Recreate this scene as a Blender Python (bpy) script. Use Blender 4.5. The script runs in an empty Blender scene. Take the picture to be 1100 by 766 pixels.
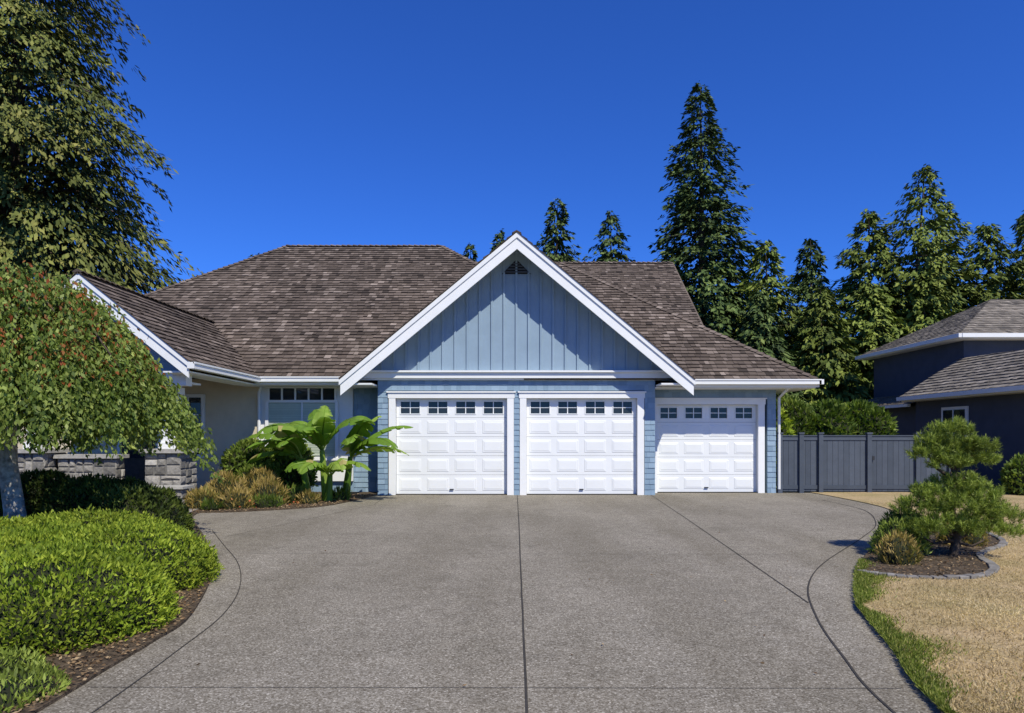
import bpy, math, random
import numpy as np
from mathutils import Vector
random.seed(7)
RNG = np.random.default_rng(11)
scene = bpy.context.scene
COL = scene.collection

# ------------------------------------------------------------------ materials
def new_mat(name):
    m = bpy.data.materials.new(name); m.use_nodes = True
    nt = m.node_tree; nt.nodes.clear()
    out = nt.nodes.new('ShaderNodeOutputMaterial')
    return m, nt, out

def ramp(nt, stops, fac):
    r = nt.nodes.new('ShaderNodeValToRGB')
    els = r.color_ramp.elements
    while len(els) < len(stops): els.new(0.5)
    for e, (p, c) in zip(els, stops):
        e.position = p; e.color = (c[0], c[1], c[2], 1)
    nt.links.new(fac, r.inputs[0])
    return r.outputs[0]

def noise(nt, scale, detail=4, rough=0.55, vec=None, stretch=None):
    n = nt.nodes.new('ShaderNodeTexNoise')
    n.inputs['Scale'].default_value = scale; n.inputs['Detail'].default_value = detail
    n.inputs['Roughness'].default_value = rough
    if vec is None:
        tc = nt.nodes.new('ShaderNodeTexCoord'); vec = tc.outputs['Object']
    if stretch:
        mp = nt.nodes.new('ShaderNodeMapping'); mp.inputs['Scale'].default_value = stretch
        nt.links.new(vec, mp.inputs['Vector']); vec = mp.outputs[0]
    nt.links.new(vec, n.inputs['Vector'])
    return n.outputs['Fac']

def mix(nt, mode, fac, a, b):
    m = nt.nodes.new('ShaderNodeMix'); m.data_type = 'RGBA'; m.blend_type = mode
    if isinstance(fac, (int, float)): m.inputs[0].default_value = fac
    else: nt.links.new(fac, m.inputs[0])
    for i, v in ((6, a), (7, b)):
        if isinstance(v, (tuple, list)): m.inputs[i].default_value = (v[0], v[1], v[2], 1)
        else: nt.links.new(v, m.inputs[i])
    return m.outputs[2]

def surf_mat(name, stops, rough=0.7, nscale=3.0, namt=0.35, bump=0.0, bscale=40, attr=True, spec=0.3):
    """base colour from per-face random value, weathered with noise"""
    m, nt, out = new_mat(name)
    p = nt.nodes.new('ShaderNodeBsdfPrincipled')
    if attr:
        a = nt.nodes.new('ShaderNodeAttribute'); a.attribute_name = 'rnd'
        c = ramp(nt, stops, a.outputs['Fac'])
    else:
        c = ramp(nt, stops, noise(nt, nscale, 6))
    if namt > 0:
        nz = ramp(nt, [(0.3, (1-namt,)*3), (0.7, (1.0,)*3)], noise(nt, nscale*1.7, 6, 0.65))
        c = mix(nt, 'MULTIPLY', 1.0, c, nz)
    nt.links.new(c, p.inputs['Base Color'])
    p.inputs['Roughness'].default_value = rough
    p.inputs['Specular IOR Level'].default_value = spec
    if bump > 0:
        b = nt.nodes.new('ShaderNodeBump'); b.inputs['Strength'].default_value = bump
        b.inputs['Distance'].default_value = 0.01
        nt.links.new(noise(nt, bscale, 5), b.inputs['Height'])
        nt.links.new(b.outputs[0], p.inputs['Normal'])
    nt.links.new(p.outputs[0], out.inputs[0])
    return m

def leaf_mat(name, stops, transl=0.3, rough=0.5, nscale=0.6, namt=0.3):
    m, nt, out = new_mat(name)
    a = nt.nodes.new('ShaderNodeAttribute'); a.attribute_name = 'rnd'
    c = ramp(nt, stops, a.outputs['Fac'])
    nz = ramp(nt, [(0.35, (1-namt,)*3), (0.65, (1.0,)*3)], noise(nt, nscale, 3))
    c = mix(nt, 'MULTIPLY', 1.0, c, nz)
    p = nt.nodes.new('ShaderNodeBsdfPrincipled')
    nt.links.new(c, p.inputs['Base Color'])
    p.inputs['Roughness'].default_value = rough
    p.inputs['Specular IOR Level'].default_value = 0.2
    if transl <= 0:
        nt.links.new(p.outputs[0], out.inputs[0]); return m
    t = nt.nodes.new('ShaderNodeBsdfTranslucent')
    c2 = mix(nt, 'MULTIPLY', 1.0, c, (1.4, 1.5, 0.6))
    nt.links.new(c2, t.inputs[0])
    mx = nt.nodes.new('ShaderNodeMixShader'); mx.inputs[0].default_value = transl
    nt.links.new(p.outputs[0], mx.inputs[1]); nt.links.new(t.outputs[0], mx.inputs[2])
    nt.links.new(mx.outputs[0], out.inputs[0])
    return m

M = {}
M['roof'] = surf_mat('cedar_shake_roof', [(0, (0.052, 0.039, 0.028)), (0.35, (0.118, 0.090, 0.067)), (0.7, (0.190, 0.148, 0.115)), (1, (0.345, 0.28, 0.225))], 0.85, 0.45, 0.42, 0.6, 60)
M['roof2'] = surf_mat('grey_shake_roof', [(0, (0.12, 0.105, 0.085)), (0.5, (0.27, 0.235, 0.185)), (1, (0.43, 0.375, 0.30))], 0.85, 0.5, 0.3, 0.6, 60)
M['blue'] = surf_mat('blue_shingle_paint', [(0, (0.19, 0.28, 0.355)), (0.5, (0.24, 0.34, 0.42)), (1, (0.28, 0.385, 0.465))], 0.6, 2.0, 0.12, 0.35, 70)
M['bluebb'] = surf_mat('blue_board_paint', [(0, (0.245, 0.335, 0.405)), (1, (0.285, 0.38, 0.455))], 0.6, 1.2, 0.12, 0.2, 30)
M['white'] = surf_mat('white_trim_paint', [(0, (0.77, 0.775, 0.73)), (1, (0.83, 0.83, 0.785))], 0.45, 1.5, 0.07, 0.08, 25)
M['door'] = surf_mat('white_door_paint', [(0, (0.775, 0.785, 0.75)), (1, (0.81, 0.82, 0.785))], 0.35, 0.9, 0.05, 0.05, 90)
M['beige'] = surf_mat('cream_stucco', [(0, (0.64, 0.55, 0.38)), (1, (0.70, 0.61, 0.43))], 0.8, 2, 0.12, 0.4, 80)
M['dark'] = surf_mat('dark_void', [(0, (0.015, 0.015, 0.017)), (1, (0.02, 0.02, 0.022))], 0.8, 2, 0.1)
M['navy'] = surf_mat('navy_stucco', [(0, (0.066, 0.076, 0.100)), (1, (0.082, 0.094, 0.12))], 0.85, 1.5, 0.2, 0.5, 90)
M['fence'] = surf_mat('fence_grey_paint', [(0, (0.066, 0.080, 0.098)), (1, (0.090, 0.106, 0.128))], 0.6, 2, 0.2, 0.25, 30)
M['stone'] = surf_mat('granite_blocks', [(0, (0.14, 0.13, 0.11)), (0.35, (0.27, 0.255, 0.22)), (0.7, (0.43, 0.40, 0.34)), (1, (0.58, 0.55, 0.48))], 0.85, 12, 0.5, 1.0, 22)
M['mortar'] = surf_mat('mortar', [(0, (0.17, 0.165, 0.15)), (1, (0.21, 0.20, 0.18))], 0.9, 10, 0.3, 0.5, 50)
M['cap'] = surf_mat('cap_stone', [(0, (0.40, 0.38, 0.33)), (1, (0.50, 0.48, 0.42))], 0.8, 8, 0.35, 0.5, 40)
M['edging'] = surf_mat('edging_stone', [(0, (0.20, 0.185, 0.16)), (1, (0.30, 0.28, 0.245))], 0.85, 8, 0.4, 0.7, 30)
M['blind'] = surf_mat('blinds', [(0, (0.42, 0.49, 0.38)), (1, (0.62, 0.68, 0.54))], 0.5, 2, 0.1)
M['bark'] = surf_mat('bark', [(0, (0.07, 0.05, 0.035)), (1, (0.12, 0.09, 0.065))], 0.9, 8, 0.5, 1.0, 25)
M['birch'] = surf_mat('birch_bark', [(0, (0.50, 0.47, 0.39)), (1, (0.66, 0.62, 0.53))], 0.8, 7, 0.75, 0.8, 20)
M['mulch'] = surf_mat('mulch', [(0.3, (0.035, 0.025, 0.014)), (0.5, (0.095, 0.068, 0.040)), (0.7, (0.19, 0.14, 0.085))], 0.95, 22, 0.5, 1.0, 60, attr=False)
M['ground'] = surf_mat('dry_ground', [(0.3, (0.10, 0.085, 0.04)), (0.7, (0.22, 0.17, 0.08))], 0.95, 0.7, 0.4, 0.6, 20, attr=False)
M['joint'] = surf_mat('joint_sealant', [(0, (0.05, 0.045, 0.036)), (1, (0.065, 0.057, 0.047))], 0.9, 5, 0.4)
M['path'] = surf_mat('concrete', [(0.3, (0.27, 0.25, 0.22)), (0.7, (0.38, 0.36, 0.32))], 0.9, 6, 0.25, 0.6, 60, attr=False)
M['metal'] = surf_mat('dark_metal', [(0, (0.03, 0.03, 0.03)), (1, (0.04, 0.04, 0.04))], 0.4, 3, 0.1)

def glass_mat():
    m, nt, out = new_mat('window_glass')
    p = nt.nodes.new('ShaderNodeBsdfPrincipled')
    p.inputs['Base Color'].default_value = (0.02, 0.026, 0.03, 1)
    p.inputs['Roughness'].default_value = 0.04
    p.inputs['Specular IOR Level'].default_value = 0.45
    b = nt.nodes.new('ShaderNodeBump'); b.inputs['Strength'].default_value = 0.05
    nt.links.new(noise(nt, 1.5, 2), b.inputs['Height']); nt.links.new(b.outputs[0], p.inputs['Normal'])
    nt.links.new(p.outputs[0], out.inputs[0]); return m
M['glass'] = glass_mat()

def driveway_mat():
    m, nt, out = new_mat('exposed_aggregate')
    p = nt.nodes.new('ShaderNodeBsdfPrincipled')
    tc = nt.nodes.new('ShaderNodeTexCoord'); v = tc.outputs['Object']
    vo = nt.nodes.new('ShaderNodeTexVoronoi'); vo.inputs['Scale'].default_value = 100
    nt.links.new(v, vo.inputs['Vector'])
    sep = nt.nodes.new('ShaderNodeSeparateColor'); nt.links.new(vo.outputs['Color'], sep.inputs[0])
    c = ramp(nt, [(0.0, (0.130, 0.110, 0.080)), (0.3, (0.200, 0.178, 0.138)), (0.62, (0.262, 0.238, 0.190)), (0.9, (0.335, 0.308, 0.252)), (1.0, (0.50, 0.465, 0.39))], sep.outputs[0])
    e = ramp(nt, [(0.0, (1.05,)*3), (0.6, (1.0,)*3), (1.0, (0.6,)*3)], vo.outputs['Distance'])
    c = mix(nt, 'MULTIPLY', 0.7, c, e)
    n1 = ramp(nt, [(0.3, (0.80, 0.79, 0.76)), (0.7, (1.08, 1.07, 1.05))], noise(nt, 0.45, 7, 0.62))
    n2 = ramp(nt, [(0.35, (0.84,)*3), (0.6, (1.05,)*3)], noise(nt, 5.0, 6, 0.7))
    c = mix(nt, 'MULTIPLY', 1.0, c, n1); c = mix(nt, 'MULTIPLY', 0.8, c, n2)
    n3 = ramp(nt, [(0.62, (1.0,)*3), (0.74, (0.76,)*3)], noise(nt, 1.7, 3, 0.5))
    c = mix(nt, 'MULTIPLY', 0.7, c, n3)
    n4 = ramp(nt, [(0.35, (0.84, 0.83, 0.80)), (0.6, (1.04,)*3)], noise(nt, 1.0, 4, 0.5, None, (1.1, 0.16, 1)))
    c = mix(nt, 'MULTIPLY', 0.9, c, n4)
    nt.links.new(c, p.inputs['Base Color']); p.inputs['Roughness'].default_value = 0.85
    p.inputs['Specular IOR Level'].default_value = 0.15
    b = nt.nodes.new('ShaderNodeBump'); b.inputs['Strength'].default_value = 0.35; b.inputs['Distance'].default_value = 0.004
    b.invert = True
    nt.links.new(vo.outputs['Distance'], b.inputs['Height']); nt.links.new(b.outputs[0], p.inputs['Normal'])
    nt.links.new(p.outputs[0], out.inputs[0]); return m
M['drive'] = driveway_mat()

def lawn_mat():
    m, nt, out = new_mat('dry_lawn_soil')
    p = nt.nodes.new('ShaderNodeBsdfPrincipled')
    c = ramp(nt, [(0.3, (0.25, 0.175, 0.08)), (0.5, (0.43, 0.315, 0.155)), (0.7, (0.58, 0.44, 0.24))], noise(nt, 30, 6, 0.7))
    n1 = ramp(nt, [(0.35, (0.74, 0.78, 0.64)), (0.6, (1, 1, 1))], noise(nt, 1.1, 5))
    c = mix(nt, 'MULTIPLY', 1.0, c, n1)
    nt.links.new(c, p.inputs['Base Color']); p.inputs['Roughness'].default_value = 0.95
    b = nt.nodes.new('ShaderNodeBump'); b.inputs['Strength'].default_value = 1; b.inputs['Distance'].default_value = 0.02
    nt.links.new(noise(nt, 45, 6), b.inputs['Height']); nt.links.new(b.outputs[0], p.inputs['Normal'])
    nt.links.new(p.outputs[0], out.inputs[0]); return m
M['lawn'] = lawn_mat()

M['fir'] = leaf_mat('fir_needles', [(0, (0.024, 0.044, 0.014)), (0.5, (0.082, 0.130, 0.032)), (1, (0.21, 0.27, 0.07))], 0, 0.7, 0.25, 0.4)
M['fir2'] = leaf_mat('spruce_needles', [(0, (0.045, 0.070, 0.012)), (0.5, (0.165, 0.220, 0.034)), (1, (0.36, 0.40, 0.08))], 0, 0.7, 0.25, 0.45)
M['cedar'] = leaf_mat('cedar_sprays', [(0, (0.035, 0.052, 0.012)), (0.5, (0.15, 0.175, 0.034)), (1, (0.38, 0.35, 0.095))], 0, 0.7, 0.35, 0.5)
M['hedge'] = leaf_mat('hedge_sprays', [(0, (0.05, 0.085, 0.010)), (0.45, (0.20, 0.285, 0.022)), (1, (0.46, 0.53, 0.055))], 0.25, 0.6, 1.6, 0.35)
M['hedged'] = leaf_mat('dark_hedge_sprays', [(0, (0.025, 0.04, 0.012)), (0.5, (0.075, 0.112, 0.018)), (1, (0.19, 0.23, 0.035))], 0.2, 0.6, 1.2, 0.35)
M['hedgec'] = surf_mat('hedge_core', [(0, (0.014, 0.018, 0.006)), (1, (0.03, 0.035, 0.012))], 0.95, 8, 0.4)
M['birchl'] = leaf_mat('birch_leaves', [(0, (0.36, 0.08, 0.025)), (0.13, (0.28, 0.13, 0.035)), (0.2, (0.06, 0.10, 0.02)), (0.6, (0.18, 0.25, 0.045)), (1, (0.40, 0.46, 0.12))], 0.3, 0.5, 1.2, 0.3)
M['shrub'] = leaf_mat('shrub_leaves', [(0, (0.035, 0.06, 0.012)), (0.5, (0.12, 0.185, 0.026)), (1, (0.28, 0.34, 0.06))], 0.25, 0.5, 2, 0.3)
M['yshrub'] = leaf_mat('golden_shrub_leaves', [(0, (0.13, 0.10, 0.025)), (0.25, (0.19, 0.19, 0.035)), (0.5, (0.38, 0.27, 0.07)), (1, (0.58, 0.43, 0.16))], 0.2, 0.6, 3, 0.35)
M['pine'] = leaf_mat('pine_needles', [(0, (0.07, 0.095, 0.018)), (0.5, (0.22, 0.29, 0.045)), (1, (0.46, 0.54, 0.11))], 0.2, 0.5, 3, 0.3)
M['banana'] = leaf_mat('banana_leaf', [(0, (0.08, 0.16, 0.015)), (0.5, (0.18, 0.31, 0.035)), (0.93, (0.34, 0.46, 0.08)), (1, (0.46, 0.40, 0.15))], 0.3, 0.4, 2.5, 0.25)
M['straw'] = leaf_mat('dry_grass_blades', [(0, (0.28, 0.19, 0.08)), (0.5, (0.56, 0.42, 0.21)), (1, (0.78, 0.64, 0.38))], 0.2, 0.7, 1.0, 0.3)
M['grass'] = leaf_mat('green_grass_blades', [(0, (0.08, 0.11, 0.015)), (0.5, (0.18, 0.24, 0.03)), (1, (0.42, 0.42, 0.11))], 0.3, 0.6, 2, 0.3)
M['flower'] = leaf_mat('flower_petals', [(0, (0.42, 0.05, 0.03)), (0.5, (0.50, 0.16, 0.05)), (1, (0.60, 0.42, 0.15))], 0.2, 0.5, 3, 0.1)
M['litter'] = leaf_mat('dry_leaf_litter', [(0, (0.09, 0.05, 0.025)), (0.6, (0.26, 0.17, 0.085)), (1, (0.42, 0.31, 0.17))], 0.05, 0.8, 3, 0.2)

# ------------------------------------------------------------------ builders
def empty(name, loc=(0, 0, 0)):
    e = bpy.data.objects.new(name, None); e.location = loc; e.empty_display_size = 0.3
    COL.objects.link(e); return e

class MB:
    def __init__(s): s.v = []; s.f = []; s.m = []; s.r = []; s.mats = []
    def mi(s, mat):
        if mat not in s.mats: s.mats.append(mat)
        return s.mats.index(mat)
    def poly(s, pts, mat, r=None):
        b = len(s.v); s.v += [tuple(p) for p in pts]
        s.f.append(tuple(range(b, b+len(pts)))); s.m.append(s.mi(mat)); s.r.append(random.random() if r is None else r)
    def extr(s, pts, vec, mat, r=None):
        if r is None: r = random.random()
        vec = Vector(vec); pts = [Vector(p) for p in pts]
        n = Vector((0, 0, 0))
        for i in range(len(pts)): n += pts[i].cross(pts[(i+1) % len(pts)])
        if n.dot(vec) > 0: pts = pts[::-1]
        q = [p+vec for p in pts]; k = len(pts); b = len(s.v)
        s.v += [tuple(p) for p in pts] + [tuple(p) for p in q]
        fs = [tuple(range(b, b+k)), tuple(range(b+2*k-1, b+k-1, -1))]
        for i in range(k):
            j = (i+1) % k; fs.append((b+j, b+i, b+k+i, b+k+j))
        for f in fs: s.f.append(f); s.m.append(s.mi(mat)); s.r.append(r)
    def box(s, x0, x1, y0, y1, z0, z1, mat, r=None):
        s.extr([(x0, y0, z0), (x1, y0, z0), (x1, y1, z0), (x0, y1, z0)], (0, 0, z1-z0), mat, r)
    def tube(s, pts, rad, mat, n=8):
        b = len(s.v); pts = [Vector(p) for p in pts]; K = len(pts); r = random.random()
        for i, p in enumerate(pts):
            t = (pts[min(i+1, K-1)]-pts[max(i-1, 0)]).normalized()
            a = t.cross(Vector((0.31, 0.95, 0.05))).normalized(); c = t.cross(a)
            for k in range(n):
                an = 2*math.pi*k/n
                s.v.append(tuple(p+(a*math.cos(an)+c*math.sin(an))*rad[i]))
        for i in range(K-1):
            for k in range(n):
                k2 = (k+1) % n
                s.f.append((b+i*n+k, b+i*n+k2, b+(i+1)*n+k2, b+(i+1)*n+k)); s.m.append(s.mi(mat)); s.r.append(r)
        s.f.append(tuple(b+(K-1)*n+k for k in range(n))); s.m.append(s.mi(mat)); s.r.append(r)
    def frustum(s, x0, x1, z0, z1, y, d, e, mat):
        o = [(x0, y, z0), (x1, y, z0), (x1, y, z1), (x0, y, z1)]
        i = [(x0+e, y-d, z0+e), (x1-e, y-d, z0+e), (x1-e, y-d, z1-e), (x0+e, y-d, z1-e)]
        r = random.random()
        s.poly(i, mat, r)
        for k in range(4):
            j = (k+1) % 4; s.poly([o[k], o[j], i[j], i[k]], mat, r)
    def build(s, name, parent=None, smooth=False, bevel=0):
        me = bpy.data.meshes.new(name); me.from_pydata(s.v, [], s.f)
        for m in s.mats: me.materials.append(m)
        me.polygons.foreach_set('material_index', s.m)
        a = me.attributes.new('rnd', 'FLOAT', 'FACE'); a.data.foreach_set('value', s.r)
        if smooth: me.polygons.foreach_set('use_smooth', [True]*len(s.f))
        me.update()
        o = bpy.data.objects.new(name, me); COL.objects.link(o)
        if parent: o.parent = parent
        if bevel:
            b = o.modifiers.new('bevel', 'BEVEL'); b.width = bevel; b.segments = 2; b.limit_method = 'ANGLE'
        return o

def clip_poly(P, poly):
    out = P
    for i in range(len(poly)):
        a = poly[i]; b = poly[(i+1) % len(poly)]
        ex, ey = b[0]-a[0], b[1]-a[1]
        inp = out; out = []
        if not inp: return []
        def sd(p): return ex*(p[1]-a[1]) - ey*(p[0]-a[0])
        for k in range(len(inp)):
            p, q = inp[k], inp[(k+1) % len(inp)]
            sp, sq = sd(p), sd(q)
            if sp >= 0: out.append(p)
            if (sp >= 0) != (sq >= 0):
                t = sp/(sp-sq); out.append((p[0]+(q[0]-p[0])*t, p[1]+(q[1]-p[1])*t))
    return out

def shakes(mb, pts, mat, course=0.18, wmin=0.09, wmax=0.24, thick=0.03, jit=0.015, backing=True, gap=0.003, edge=0.35, sig=0.2):
    pts = [Vector(p) for p in pts]
    n = (pts[1]-pts[0]).cross(pts[2]-pts[1]).normalized()
    if n.z < -0.01: n = -n; pts = pts[::-1]
    u = Vector((0, 0, 1)).cross(n).normalized(); v = n.cross(u)
    O = pts[0]
    P2 = [((p-O).dot(u), (p-O).dot(v)) for p in pts]
    area = sum(P2[i][0]*P2[(i+1) % len(P2)][1]-P2[(i+1) % len(P2)][0]*P2[i][1] for i in range(len(P2)))
    if area < 0: P2 = P2[::-1]; pts = pts[::-1]
    if backing: mb.poly(pts, mat, 0.0)
    umin = min(p[0] for p in P2); umax = max(p[0] for p in P2)
    vmin = min(p[1] for p in P2); vmax = max(p[1] for p in P2)
    vv = vmin
    while vv < vmax:
        uu = umin - random.random()*wmax
        cr = random.gauss(0, 0.05)
        while uu < umax:
            w = random.uniform(wmin, wmax)
            j = random.uniform(-jit, jit)
            q = clip_poly([(uu+gap, vv+j), (uu+w-gap, vv+j), (uu+w-gap, vv+course*1.04), (uu+gap, vv+course*1.04)], P2)
            if len(q) >= 3:
                th = thick*random.uniform(0.75, 1.25)
                top = []; bot = []
                for (a, b) in q:
                    h = 0.003 + th*(1-max(0, min(1, (b-vv-j)/(course*1.1))))
                    top.append(O+u*a+v*b+n*h); bot.append(O+u*a+v*b)
                r = min(1, max(0, random.gauss(0.5, sig)+cr))
                mb.poly(top, mat, r)
                for a in range(len(q)):
                    c = (a+1) % len(q)
                    mb.poly([bot[a], bot[c], top[c], top[a]], mat, r*edge)
            uu += w
        vv += course

def kites(name, P, D, W, L, wd, R, mat, parent=None):
    n = len(P)
    L = np.broadcast_to(np.asarray(L, float), (n,))[:, None]; wd = np.broadcast_to(np.asarray(wd, float), (n,))[:, None]
    D = D/np.linalg.norm(D, axis=1, keepdims=True)
    W = W - D*np.sum(W*D, axis=1, keepdims=True)
    W = W/(np.linalg.norm(W, axis=1, keepdims=True)+1e-9)
    V = np.empty((n, 4, 3))
    V[:, 0] = P; V[:, 1] = P+D*L*0.45+W*wd/2; V[:, 2] = P+D*L; V[:, 3] = P+D*L*0.45-W*wd/2
    me = bpy.data.meshes.new(name)
    me.vertices.add(4*n); me.vertices.foreach_set('co', V.reshape(-1).astype(np.float32))
    me.loops.add(4*n); me.loops.foreach_set('vertex_index', np.arange(4*n, dtype=np.int32))
    me.polygons.add(n); me.polygons.foreach_set('loop_start', np.arange(0, 4*n, 4, dtype=np.int32))
    try: me.polygons.foreach_set('loop_total', np.full(n, 4, dtype=np.int32))
    except Exception: pass
    me.update(calc_edges=True)
    a = me.attributes.new('rnd', 'FLOAT', 'FACE'); a.data.foreach_set('value', np.clip(R, 0, 1).astype(np.float32))
    me.materials.append(mat)
    o = bpy.data.objects.new(name, me); COL.objects.link(o)
    if parent: o.parent = parent
    return o

def smooth_line(pts, n=6):
    P = [Vector((p[0], p[1], 0)) for p in pts]; out = []
    for i in range(len(P)-1):
        p0 = P[max(i-1, 0)]; p1 = P[i]; p2 = P[i+1]; p3 = P[min(i+2, len(P)-1)]
        for k in range(n):
            t = k/n
            q = 0.5*((2*p1)+(p2-p0)*t+(2*p0-5*p1+4*p2-p3)*t*t+(3*p1-p0-3*p2+p3)*t**3)
            out.append((q.x, q.y))
    out.append((P[-1].x, P[-1].y)); return out

def sheet(name, pts, z, depth, mat, parent=None):
    mb = MB()
    P = [(p[0], p[1], z) for p in pts]
    a = sum(P[i][0]*P[(i+1) % len(P)][1]-P[(i+1) % len(P)][0]*P[i][1] for i in range(len(P)))
    if a < 0: P = P[::-1]
    mb.poly(P, mat, 0.5)
    for i in range(len(P)):
        j = (i+1) % len(P)
        mb.poly([(P[i][0], P[i][1], z-depth), (P[j][0], P[j][1], z-depth), P[j], P[i]], mat, 0.5)
    return mb.build(name, parent)

def strip(mb, line, w, z, mat):
    L = [Vector((p[0], p[1])) for p in line]
    for i in range(len(L)-1):
        d0 = (L[min(i+1, len(L)-1)]-L[max(i-1, 0)]).normalized(); d1 = (L[min(i+2, len(L)-1)]-L[i]).normalized()
        n0 = Vector((-d0.y, d0.x))*w/2; n1 = Vector((-d1.y, d1.x))*w/2
        a, b = L[i], L[i+1]
        mb.poly([(a.x-n0.x, a.y-n0.y, z), (b.x-n1.x, b.y-n1.y, z), (b.x+n1.x, b.y+n1.y, z), (a.x+n0.x, a.y+n0.y, z)][::-1], mat, 0.5)

# ------------------------------------------------------------------ ground & driveway
sheet('ground', [(-300, -60), (300, -60), (300, 500), (-300, 500)], -0.03, 0.2, M['ground'])
R_edge = smooth_line([(2.1, -3), (2.15, 1.5), (2.33, 3.68), (2.64, 4.72), (2.99, 5.85), (3.40, 6.75), (4.08, 7.97), (5.24, 9.73), (6.7, 11.8), (7.6, 13.9), (7.75, 16.4), (7.7, 17.7)])
L_edge = smooth_line([(-2.5, -3), (-2.55, 1.5), (-2.56, 3.68), (-2.58, 4.35), (-2.59, 4.93), (-2.67, 5.7), (-3.36, 7.7), (-4.35, 9.7), (-5.7, 12.2), (-6.0, 13.1)])
L_bed = smooth_line([(-6.0, 13.1), (-5.25, 13.25), (-4.05, 14.1), (-3.6, 15.4), (-3.36, 16.98)])
drive_poly = R_edge + [(-3.36, 17.7)] + L_bed[::-1] + L_edge[::-1][1:]
drive = sheet('driveway', drive_poly, 0.0, 0.1, M['drive'])
mb = MB()
def wob(line, amp=0.004, n=8):
    out = []
    for i in range(len(line)-1):
        for k in range(n):
            t = k/n; out.append((line[i][0]*(1-t)+line[i+1][0]*t+random.uniform(-amp, amp), line[i][1]*(1-t)+line[i+1][1]*t))
    return out+[line[-1]]
strip(mb, wob([(0.06, -3), (0.075, 1), (0.08, 3.68), (0.10, 8), (0.12, 12), (0.13, 16.95)], 0.002), 0.015, 0.004, M['joint'])
strip(mb, wob([(3.45, 16.9), (3.1, 12), (2.64, 6.08)], 0.002), 0.013, 0.004, M['joint'])
strip(mb, smooth_line([(1.95, 1.5), (2.06, 3.68), (2.24, 4.62), (2.50, 5.6), (2.93, 6.75), (3.64, 7.97), (5.07, 9.9), (6.13, 11.5), (7.0, 13.6), (7.1, 15.6)]), 0.015, 0.005, M['joint'])
strip(mb, smooth_line([(-2.2, 1.5), (-2.26, 3.68), (-2.32, 4.72), (-2.41, 5.7), (-2.69, 6.75), (-3.2, 7.97), (-3.93, 9.3), (-4.7, 10.7)]), 0.009, 0.005, M['joint'])
strip(mb, [(-4.2, 10.0), (-2.95, 14.6), (-3.1, 16.9)], 0.008, 0.004, M['joint'])
strip(mb, [(-3.3, 8.6), (3.6, 8.55)], 0.007, 0.0045, M['joint'])
strip(mb, [(-2.5, 4.05), (2.3, 4.03)], 0.005, 0.0045, M['joint'])
mb.build('expansion_joints', drive)

lawn_poly = R_edge + [(11.3, 17.7), (40, 17.7), (40, -3)]
lawn = sheet('dry_grass_lawn', lawn_poly, 0.018, 0.06, M['lawn'])
bedL = L_edge + L_bed[1:] + [(-3.36, 17.7), (-40, 17.7), (-40, -3)]
sheet('garden_bed', bedL, 0.02, 0.06, M['mulch'])
sheet('stone_path', [(-8.5, 12.4), (-6.1, 12.9), (-6.3, 14.0), (-6.8, 17.6), (-9.6, 17.6), (-8.6, 14.0)], 0.035, 0.05, M['path'])
bedR_line = smooth_line([(3.72, 7.35), (4.0, 7.12), (4.7, 7.05), (5.3, 7.5), (5.75, 8.4), (6.7, 9.3), (7.1, 10.4), (6.9, 11.4)])
bedR = [p for p in R_edge if 7.4 < p[1] < 11.6]
bedRp = bedR_line + bedR[::-1]
bR = sheet('garden_bed', bedRp, 0.03, 0.05, M['mulch'])
mb = MB()
for i in range(0, len(bedR_line)-1, 1):
    a = Vector((*bedR_line[i], 0.0)); b = Vector((*bedR_line[i+1], 0.0)); d = (b-a); b = b-d*0.04
    nrm = Vector((-d.y, d.x, 0)).normalized()*random.uniform(0.035, 0.05)
    mb.extr([a-nrm, b-nrm, b+nrm, a+nrm], (0, 0, random.uniform(0.04, 0.055)), M['edging'])
mb.build('garden_edging', bevel=0.008)

# ------------------------------------------------------------------ MAIN HOUSE
house = empty('blue_house', (0, 17, 0))
bpy.context.view_layer.update()
def H(o):
    o.parent = house; o.matrix_parent_inverse = house.matrix_world.inverted(); return o

mb = MB()
shakes(mb, [(-14.92, 17, 2.94), (4.54, 17, 2.94), (-2.46, 24, 8.12), (-7.92, 24, 8.12)], M['roof'])
shakes(mb, [(-14.92, 31, 2.94), (-14.92, 17, 2.94), (-7.92, 24, 8.12)], M['roof'])
mb.poly([(4.54, 17, 2.94), (4.54, 31, 2.94), (-2.46, 24, 8.12)], M['roof'], 0.4)
mb.poly([(4.54, 31, 2.94), (-14.92, 31, 2.94), (-7.92, 24, 8.12), (-2.46, 24, 8.12)], M['roof'], 0.4)
shakes(mb, [(-3.0, 19.3, 2.93), (6.17, 19.3, 2.93), (6.17, 26.3, 8.11), (-3.0, 26.3, 8.11)], M['roof'])
mb.poly([(6.17, 33, 3.1), (-3, 33, 3.1), (-3, 26.3, 8.11), (6.17, 26.3, 8.11)], M['roof'], 0.4)
shakes(mb, [(0.3, 16.9, 2.86), (7.56, 16.9, 2.86), (1.66, 22.8, 7.226), (0.3, 22.8, 7.226)], M['roof'])
shakes(mb, [(7.56, 16.9, 2.86), (7.56, 31, 2.86), (1.66, 25.5, 7.226), (1.66, 22.8, 7.226)], M['roof'])
mb.poly([(1.66, 22.8, 7.226), (1.66, 25.5, 7.226), (0.3, 25.5, 7.2), (0.3, 22.8, 7.226)], M['roof'], 0.3)
GP = (0.11, 6.34); gm = 0.83
def gz(x): return GP[1]-gm*abs(x-GP[0])
shakes(mb, [(-4.12, 21.0, gz(-4.12)), (-4.12, 16.25, gz(-4.12)), (GP[0], 16.25, GP[1]), (GP[0], 22.5, GP[1])], M['roof'])
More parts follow.
